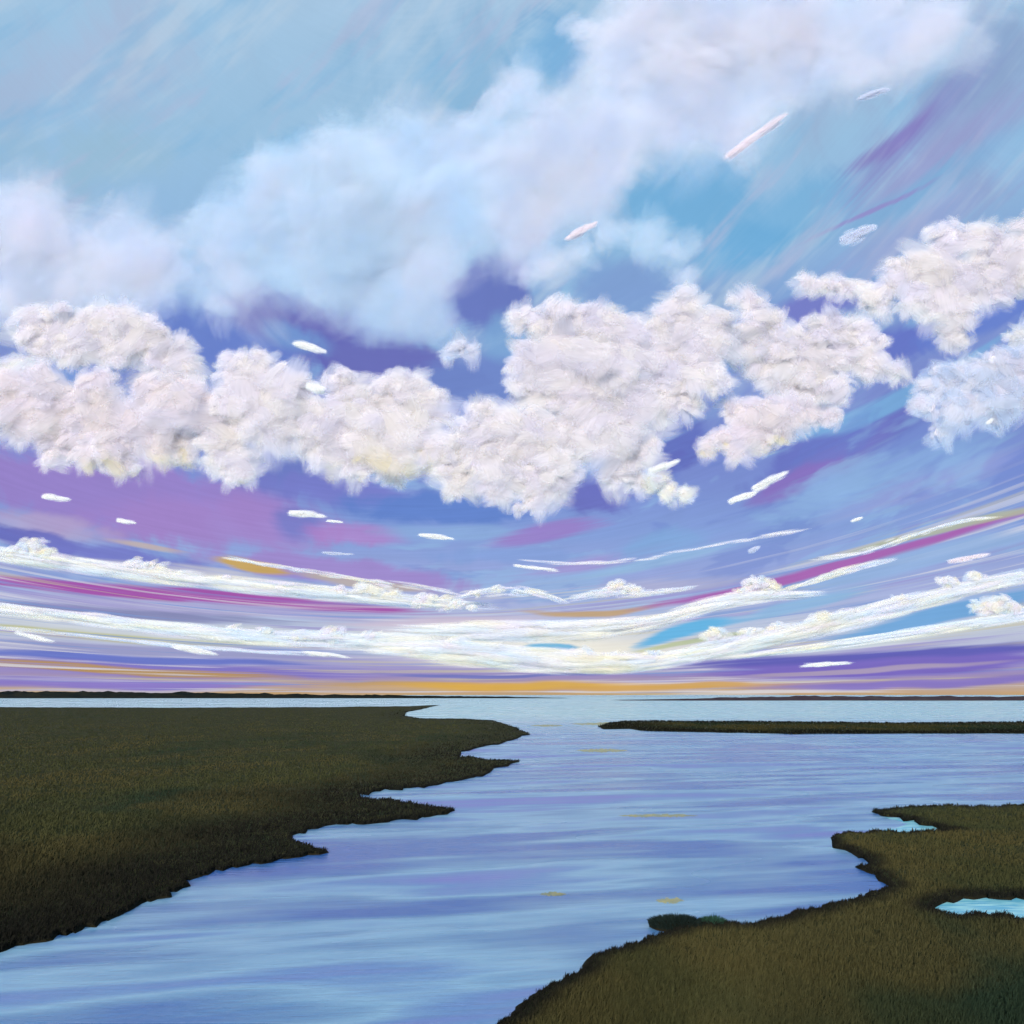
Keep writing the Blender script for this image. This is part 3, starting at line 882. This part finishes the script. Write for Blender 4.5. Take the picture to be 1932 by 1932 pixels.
def streak_cloud(pts, th, label, pal='cream', ndab=220, mat=None, length=64, seed=1, bumps=(), name='streak_cloud', group=None):
    """long band of cloud along a smooth line of sight points; th = half thickness (start, middle, end) in grid pixels"""
    mat = mat or SM
    r = np.random.default_rng(seed)
    P = np.array(pts, float)
    seg = np.r_[0, np.cumsum(np.hypot(*(P[1:] - P[:-1]).T))]
    ybm = P[:, 1].mean()
    D0 = 26000.0 + (HOR - P[:, 1].mean()) * 16
    origin = pix3(P[:, 0].mean(), ybm, D0)
    px = D0 / F
    k = int(ndab * .75)
    s = r.uniform(0, 1, k) * seg[-1]
    # smooth path through the points
    deg = min(3, len(P) - 1)
    cxp, cyp = np.polyfit(seg, P[:, 0], deg), np.polyfit(seg, P[:, 1], deg)
    X, Y = np.polyval(cxp, s), np.polyval(cyp, s)
    dX, dY = np.polyval(np.polyder(cxp), s), np.polyval(np.polyder(cyp), s)
    f = s / seg[-1]
    T = np.interp(f, np.linspace(0, 1, len(th)), th) * .85
    a = r.uniform(0, 2 * np.pi, k); q = np.sqrt(r.uniform(0, 1, k)) * T
    oy = np.sin(a) * q; od = np.cos(a) * q * 1.0
    X = X + r.normal(0, 4, k); Y = Y + oy
    pos = np.stack([(X - W0 / 2) * px, D0 + od * px, (HOR - Y) * px + CAMH], 1)
    tan = np.stack([dX, r.normal(0, .15, k), -dY], 1); tan /= np.linalg.norm(tan, axis=1)[:, None]
    nn = np.stack([r.normal(0, .06, k), -1.0 + 0 * a, np.sin(a) * .12 + .2 + r.normal(0, .06, k)], 1)
    nn -= tan * (nn * tan).sum(1)[:, None]; nn /= np.linalg.norm(nn, axis=1)[:, None]
    hl = r.uniform(.5, 1.4, k) * length * px
    hw = np.maximum(2.5, T * r.uniform(.2, .5, k)) * px
    pal_ = np.array(PAL[pal]); co = pal_[r.integers(0, len(pal_), k)] * r.uniform(.95, 1.03, (k, 1))
    root = bpy.data.objects.new(name, None); col.objects.link(root); root.location = tuple(origin)
    o = dabs_mesh('streak', pos, nn, tan, hl, hw, np.clip(co, 0, .93), mat, seed, origin); o.location = (0, 0, 0); o.parent = root
    if bumps:
        for (x, y, rad) in bumps:
            Cn, Nr, Tn, HL, HW, CO = [], [], [], [], [], []
            kk = int(12 + 2.0 * rad)
            x, y, rad = x, y + rad * .15, rad * r.uniform(.85, 1.2)
            d = r.normal(size=(kk, 3)); d /= np.linalg.norm(d, axis=1)[:, None]
            Cn.append(pix3(x, y, D0) + d * np.array([1.5, .6, .75]) * r.uniform(.1, 1.0, (kk, 1)) * rad * px)
            n_ = d * .4 + np.array([0, -.8, .25]); n_ /= np.linalg.norm(n_, axis=1)[:, None]; Nr.append(n_)
            t_ = np.array([1, 0, .15]) + r.normal(size=(kk, 3)) * .5; t_ -= n_ * (t_ * n_).sum(1)[:, None]; t_ /= np.linalg.norm(t_, axis=1)[:, None]; Tn.append(t_)
            HL.append(r.uniform(.4, .9, kk) * rad * px); HW.append(r.uniform(.25, .5, kk) * rad * px)
            CO.append(pal_[r.integers(0, len(pal_), kk)])
            o = dabs_mesh('puff', Cn[0], Nr[0], Tn[0], HL[0], HW[0], CO[0], CM, seed + 50 + int(x), origin); o.location = (0, 0, 0); o.parent = root
    tag(root, label, 'cloud', group)
    return root


WM = cloud_material('wisp_cloud', .46, .4, -.05)


def wisp(x0, y0, x1, y1, th, label, colr=(.92, .91, .90), seed=1, group=None):
    """small fleck of cloud: a slim bundle of overlapping scales with frayed ends"""
    r = np.random.default_rng(seed)
    xm, ym = (x0 + x1) / 2, (y0 + y1) / 2
    D = 2900.0; px = D / F                           # a little in front of the cumulus belt
    A, B = pix3(x0, y0, D), pix3(x1, y1, D)
    O = (A + B) / 2
    ax = B - A; ln = np.linalg.norm(ax); ax /= ln
    up = np.array([0, 0, 1.0]); up -= ax * up.dot(ax); up /= np.linalg.norm(up); sd_ = np.cross(ax, up)
    k = 30
    f = np.clip(r.beta(1.5, 1.8, k), .12, .88)
    w = th * px * 1.25 * (f ** .4) * ((1 - f) ** .55) * 1.6
    a = r.uniform(0, 2 * np.pi, k); q = r.uniform(0, .65, k)
    cen = A + ax * (ln * f)[:, None] + up * (np.sin(a) * q * w)[:, None] + sd_ * (np.cos(a) * q * w)[:, None]
    nn = up * (np.sin(a) * .15 + .1)[:, None] + np.array([0, -1.0, 0]) * np.sign(.8 - np.cos(a))[:, None] + r.normal(size=(k, 3)) * .1
    nn -= ax * (nn @ ax)[:, None]; nn /= np.linalg.norm(nn, axis=1)[:, None]
    tan = ax + up * r.normal(0, .06, (k, 1)); tan -= nn * (tan * nn).sum(1)[:, None]; tan /= np.linalg.norm(tan, axis=1)[:, None]
    hl = np.minimum(np.minimum(f, 1 - f) * 1.25, .3) * ln * r.uniform(.7, 1.2, k)
    co = np.clip(np.array(colr) * r.uniform(.95, 1.03, (k, 1)), 0, .94)
    o = dabs_mesh('cloud_wisp', cen, nn, tan, hl, w * r.uniform(.45, .8, k), co, WM, seed, O)
    tag(o, label, 'cloud', group)
    return o


# --- pale veils high up
veils = [
    ([(420, 440, 60), (500, 400, 80), (600, 380, 90), (700, 380, 90), (560, 460, 90), (660, 470, 100), (760, 460, 95), (840, 400, 90), (430, 530, 50), (410, 580, 26),
      (560, 510, 45), (680, 540, 70), (780, 560, 70), (740, 600, 35), (820, 600, 36), (830, 520, 36), (540, 340, 50), (620, 315, 45)], 'broad pale blue cloud veil hanging over the violet gaps', 'pale', 3),
    ([(740, 290, 45), (800, 300, 45), (870, 310, 60), (930, 270, 45), (900, 250, 40), (780, 240, 25), (940, 210, 30), (970, 170, 25), (990, 150, 14)], 'pale hooked cloud plume reaching up into the blue', 'pale', 4),
    ([(960, 330, 60), (1040, 300, 70), (1110, 260, 60), (1010, 400, 65), (1080, 360, 65), (950, 420, 40), (1010, 460, 40), (1140, 320, 45), (1000, 520, 18), (1035, 495, 22), (1170, 240, 50)], 'lilac white cloud arm with combed streaks sloping down to the centre', 'lilac', 5),
    ([(1180, 60, 70), (1270, 60, 90), (1370, 70, 90), (1220, 150, 80), (1310, 160, 90), (1400, 150, 80), (1260, 230, 55), (1340, 240, 50), (1450, 60, 80), (1540, 50, 80), (1630, 40, 70), (1390, 260, 35), (1500, 120, 60), (1480, 10, 60), (1300, -20, 70), (1700, 90, 50), (1780, 40, 60), (1620, 130, 40)], 'large soft lilac cloud spreading across the upper sky', 'lilac', 6),
    ([(1085, 50, 22), (1110, 70, 24), (1150, 70, 26)], 'small pale hook of cloud beside the large soft upper cloud', 'lilac', 7),
    ([(20, 430, 60), (70, 450, 60), (30, 510, 65), (110, 500, 55), (180, 470, 40), (200, 540, 50), (260, 500, 55), (300, 540, 50), (90, 560, 45), (240, 450, 40), (330, 500, 40), (-50, 480, 60)], 'hazy grey lilac cloud bank above the bright left cumulus', 'lilac', 8),
    ([(1100, 470, 24), (1150, 455, 26), (1220, 455, 26), (1280, 475, 24), (1290, 530, 22)], 'thin bluish cloud scrap over the tallest cumulus', 'pale', 9),
    ([(60, 575, 40), (130, 570, 40), (190, 575, 35), (20, 580, 35), (250, 590, 30)], 'dull mauve cloud layer behind the bright left cumulus', 'lilac', 10),
]
for puffs, lab, pal, sd2 in veils:
    cumulus(puffs, lab, pal=pal, ndab=6, core=False, mat=VM, dabpx=(58, 30), depth=.25, name='veil_cloud', seed=sd2, tiltdir=.5)

# --- the cumulus belt
belt = [
    ([(50, 608, 34), (100, 625, 44), (165, 615, 42), (225, 610, 40), (270, 640, 42), (320, 672, 40), (150, 655, 36), (215, 660, 38), (345, 700, 34), (90, 650, 26)], 'bright white cumulus with ragged flicked top above the left belt', 'white', 0),
    ([(10, 745, 50), (70, 735, 44), (60, 790, 50), (125, 790, 54), (195, 795, 56), (115, 845, 36), (190, 850, 40), (265, 800, 56), (330, 775, 52), (235, 872, 26), (180, 730, 36), (330, 835, 38), (300, 740, 36), (-50, 760, 60), (100, 870, 18), (355, 740, 34)], 'long pinkish cumulus with yellow fringed base over the lavender sky', 'pink', .35),
    ([(440, 705, 38), (490, 690, 34), (470, 750, 52), (540, 745, 44), (430, 785, 46), (510, 805, 50), (405, 835, 42), (450, 868, 36), (562, 735, 24), (455, 895, 22), (550, 790, 30)], 'rounded white cumulus with a drooping scalloped foot', 'white', .15),
    ([(660, 735, 36), (640, 785, 48), (715, 765, 48), (765, 735, 40), (800, 770, 40), (705, 825, 54), (625, 845, 46), (775, 835, 52), (690, 880, 32), (590, 815, 36), (735, 890, 24), (630, 720, 18)], 'twin topped white cumulus with a yellow tinged underside', 'white', .3),
    ([(905, 785, 28), (945, 800, 42), (880, 845, 48), (955, 855, 54), (1020, 825, 48), (1055, 885, 38), (1015, 920, 42), (935, 905, 40), (865, 905, 34), (1000, 948, 22), (830, 845, 36), (905, 770, 14)], 'drooping white cumulus at the lowest sag of the belt', 'white', .0),
    ([(1000, 600, 28), (1055, 615, 46), (1125, 610, 42), (1185, 635, 44), (1000, 680, 34), (1075, 690, 58), (1155, 705, 58), (1030, 740, 44), (1115, 765, 54), (1200, 770, 50), (1265, 690, 52), (1290, 590, 40), (1265, 625, 40), (1335, 650, 44), (1330, 720, 36), (1270, 750, 40), (1145, 830, 50), (1080, 825, 44), (1195, 850, 38), (1170, 895, 32), (1215, 905, 24), (975, 730, 18), (1350, 605, 24)], 'largest heaped white cumulus with two tall heads', 'white', .05),
    ([(1415, 570, 26), (1435, 610, 34), (1400, 650, 38), (1465, 645, 38), (1490, 700, 46), (1550, 690, 42), (1525, 640, 32), (1600, 640, 42), (1570, 615, 32), (1450, 690, 32), (1645, 690, 30), (1690, 702, 14), (1520, 735, 32), (1580, 735, 28), (1630, 650, 30)], 'white cumulus with a curled hook on its crown', 'white', .05),
    ([(1790, 450, 32), (1845, 455, 38), (1895, 485, 44), (1940, 470, 50), (1700, 520, 32), (1760, 515, 46), (1820, 535, 48), (1880, 535, 40), (1725, 570, 38), (1780, 590, 42), (1790, 630, 28), (1665, 560, 34), (1990, 500, 60)], 'high sloping cumulus climbing above the violet rifts', 'white', .05),
    ([(1375, 768, 14), (1415, 785, 32), (1475, 785, 38), (1535, 778, 28), (1365, 825, 24), (1410, 825, 32), (1460, 815, 26), (1570, 785, 18), (1335, 843, 12), (1390, 858, 14), (1430, 770, 18)], 'low white cumulus with peach coloured tail and pointed nose', 'pink', .35),
    ([(1785, 720, 36), (1850, 710, 42), (1910, 690, 40), (1745, 770, 26), (1805, 775, 38), (1865, 765, 38), (1925, 740, 40), (1775, 815, 20), (1990, 720, 50)], 'bluish white cumulus fraying leftwards under the high sloping cloud', 'lilac', .0),
    ([(1520, 533, 16), (1545, 535, 20), (1570, 539, 20), (1595, 545, 20), (1620, 548, 18), (1640, 547, 15)], 'flat grey white cloud scrap beside the hooked crown', 'white', 0),
    ([(1235, 912, 15), (1265, 925, 18), (1290, 930, 12)], 'ragged little white cloud below the largest cumulus', 'cream', .2),
    ([(1915, 640, 16), (1945, 630, 24), (1980, 625, 30)], 'small cream cloud between the sloping cloud and the bluish cumulus', 'cream', 0),
    ([(30, 690, 14), (5, 690, 16), (55, 685, 9)], 'small yellowish cloud scrap above the pinkish cumulus', 'cream', .5),
    ([(870, 655, 12), (850, 665, 10), (890, 662, 9)], 'tiny grey white scrap in the violet gap', 'lilac', 0),
]
for i, (puffs, lab, pal, yel) in enumerate(belt):
    puffs = [(x, y, q * .88) for x, y, q in puffs]
    cumulus(puffs, lab, pal=pal, ndab=58, dabpx=(27, 14), seed=100 + i, yellow=yel, tiltdir=.25 if i < 5 else .5)

# --- streaks above the horizon
streak_cloud([(-260, 1005), (0, 1045), (300, 1085), (600, 1118), (900, 1142)], (14, 17, 17, 15, 8), 'long cream cloud band with small puffs above the magenta streak', seed=1, ndab=420,
             bumps=[(60, 1028, 20), (85, 1040, 22), (30, 1040, 16), (255, 1062, 16), (290, 1068, 18), (350, 1083, 12), (420, 1092, 13), (530, 1108, 12), (640, 1112, 16), (700, 1110, 20), (740, 1122, 18), (800, 1130, 18), (850, 1136, 16)])
streak_cloud([(-260, 1130), (0, 1148), (300, 1185), (560, 1205), (800, 1208)], (10, 13, 14, 18, 16), 'soft white cloud band under the magenta streak', seed=2, ndab=380,
             bumps=[(440, 1182, 10), (500, 1190, 12), (570, 1196, 16), (630, 1195, 18), (700, 1200, 18)])
streak_cloud([(740, 1225), (900, 1232), (1050, 1250), (1200, 1248), (1330, 1230)], (14, 26, 24, 20, 10), 'glowing white cloud heap low over the gold horizon', seed=3, ndab=480,
             bumps=[(860, 1215, 22), (920, 1225, 20), (1100, 1240, 22), (1160, 1238, 20), (1230, 1235, 18)])
streak_cloud([(800, 1188), (960, 1192), (1120, 1188), (1240, 1170), (1330, 1148)], (10, 22, 24, 14, 8), 'white cloud band just above the small turquoise gap', seed=4, ndab=380,
             bumps=[(1000, 1190, 18), (1080, 1188, 18)])
streak_cloud([(1170, 1252), (1340, 1225), (1500, 1195), (1700, 1145), (1932, 1085), (2160, 1050)], (8, 20, 22, 18, 15, 14), 'long white cloud bank rising to the right with scalloped top', seed=5, ndab=520,
             bumps=[(1350, 1195, 18), (1420, 1190, 16), (1470, 1180, 16), (1560, 1165, 20), (1540, 1180, 18), (1700, 1130, 16), (1790, 1095, 18), (1840, 1085, 18), (1880, 1100, 14), (1600, 1160, 18)])
streak_cloud([(1250, 1172), (1340, 1140), (1420, 1128), (1510, 1122)], (10, 16, 14, 5), 'white cloud with a square puff standing on it', seed=6, ndab=160,
             bumps=[(1425, 1100, 16), (1440, 1098, 18), (1455, 1108, 16), (1400, 1115, 14), (1385, 1125, 14)])
streak_cloud([(1490, 1112), (1580, 1082), (1672, 1058)], (4, 9, 4), 'narrow white cloud bar over the magenta streak', seed=7, ndab=90, length=30)
streak_cloud([(1400, 1238), (1650, 1205), (1932, 1162), (2150, 1130)], (5, 10, 12, 12), 'thin pale cloud sheet carrying one bright puff', seed=8, ndab=220,
             bumps=[(1850, 1140, 14), (1880, 1135, 20), (1900, 1145, 18), (1860, 1150, 16), (1920, 1150, 12)])
streak_cloud([(870, 1125), (930, 1115), (1000, 1118), (1060, 1135)], (5, 11, 10, 4), 'cream curled cloud above the ochre streak', seed=9, ndab=90, length=22,
             bumps=[(900, 1118, 10), (940, 1110, 10), (975, 1115, 10), (860, 1138, 10), (890, 1145, 10)])
streak_cloud([(1060, 1132), (1130, 1120), (1200, 1118), (1300, 1108)], (5, 12, 11, 3), 'little peaked white cloud between two pale streaks', seed=10, ndab=90, length=24,
             bumps=[(1165, 1100, 12), (1180, 1108, 14), (1150, 1110, 12), (1200, 1112, 12)])
streak_cloud([(430, 1052), (560, 1075), (680, 1092), (860, 1118)], (2, 5, 6, 3), 'thin beige cloud line beside the gold streak', seed=11, ndab=80, length=34)
streak_cloud([(1000, 1058), (1250, 1048), (1400, 1020), (1520, 1000)], (2, 4, 5, 3), 'faint white cloud line sloping above the peaked cloud', seed=12, ndab=70, length=34, pal='white')
streak_cloud([(1560, 1052), (1660, 1032), (1760, 998), (1860, 978)], (4, 7, 5, 2), 'cream cloud line edged with yellow green beside the magenta streak', seed=13, ndab=100, length=28)
streak_cloud([(-200, 1178), (60, 1190), (300, 1214), (560, 1232)], (3, 5, 5, 3), 'thin grey cloud line over the blue streak', seed=14, ndab=90, pal='lilac')

# --- small bright flecks
flecks = [
    (552, 646, 618, 664, 9, 'white cloud fleck floating in the violet gap'),
    (578, 726, 614, 738, 12, 'roundish white fleck beside the rounded cumulus'),
    (78, 936, 132, 943, 7, 'white fleck high in the lavender field'),
    (220, 981, 258, 987, 5, 'small white fleck low in the lavender field'),
    (544, 967, 616, 974, 8, 'broad white fleck under the twin topped cumulus'),
    (616, 983, 648, 985, 3, 'tiny fleck trailing the broad white one'),
    (790, 1009, 856, 1016, 5, 'flat white fleck under the drooping cumulus'),
    (970, 1066, 1056, 1078, 4, 'long white fleck above the peaked cloud'),
    (608, 1043, 668, 1046, 3, 'dim fleck above the gold streak'),
    (1374, 948, 1430, 928, 8, 'lower half of a broken bright dash'),
    (1418, 924, 1488, 890, 9, 'upper half of a broken bright dash'),
    (1222, 892, 1284, 868, 9, 'cream dash over the ragged little cloud'),
    (1605, 984, 1628, 977, 4, 'tiny white fleck above the green edged line'),
    (1512, 1256, 1606, 1251, 5, 'white dash low in the purple band'),
    (1786, 1062, 1870, 1044, 6, 'pinkish fleck beside the long rising bank'),
    (326, 1220, 412, 1234, 7, 'bright white tick in the blue and ochre bands'),
    (28, 1193, 104, 1212, 5, 'white tick on the yellow green streak'),
    (572, 1231, 660, 1240, 5, 'white tick under the soft white band'),
    (1370, 298, 1484, 216, 10, 'pink white slash alone in the open blue'),
    (1066, 452, 1128, 418, 9, 'pinkish slash at the foot of the combed cloud arm'),
    (1585, 455, 1655, 425, 14, 'dim oval smear under a thin violet line'),
    (1618, 188, 1680, 166, 7, 'faint dash near the violet slash'),
    (1860, 800, 1875, 790, 4, 'tiny fleck under the bluish cumulus'),
    (1412, 1042, 1436, 1030, 5, 'small knot on the faint sloping line'),
]
for i, (a, b, c, d, th, lab) in enumerate(flecks):
    dim = any(w in lab for w in ('dim', 'faint'))
    pk = 'pink' in lab
    wisp(a, b, c, d, th, lab, colr=(.66, .70, .82) if dim else ((.88, .80, .84) if pk else (.92, .91, .89)), seed=i + 1)
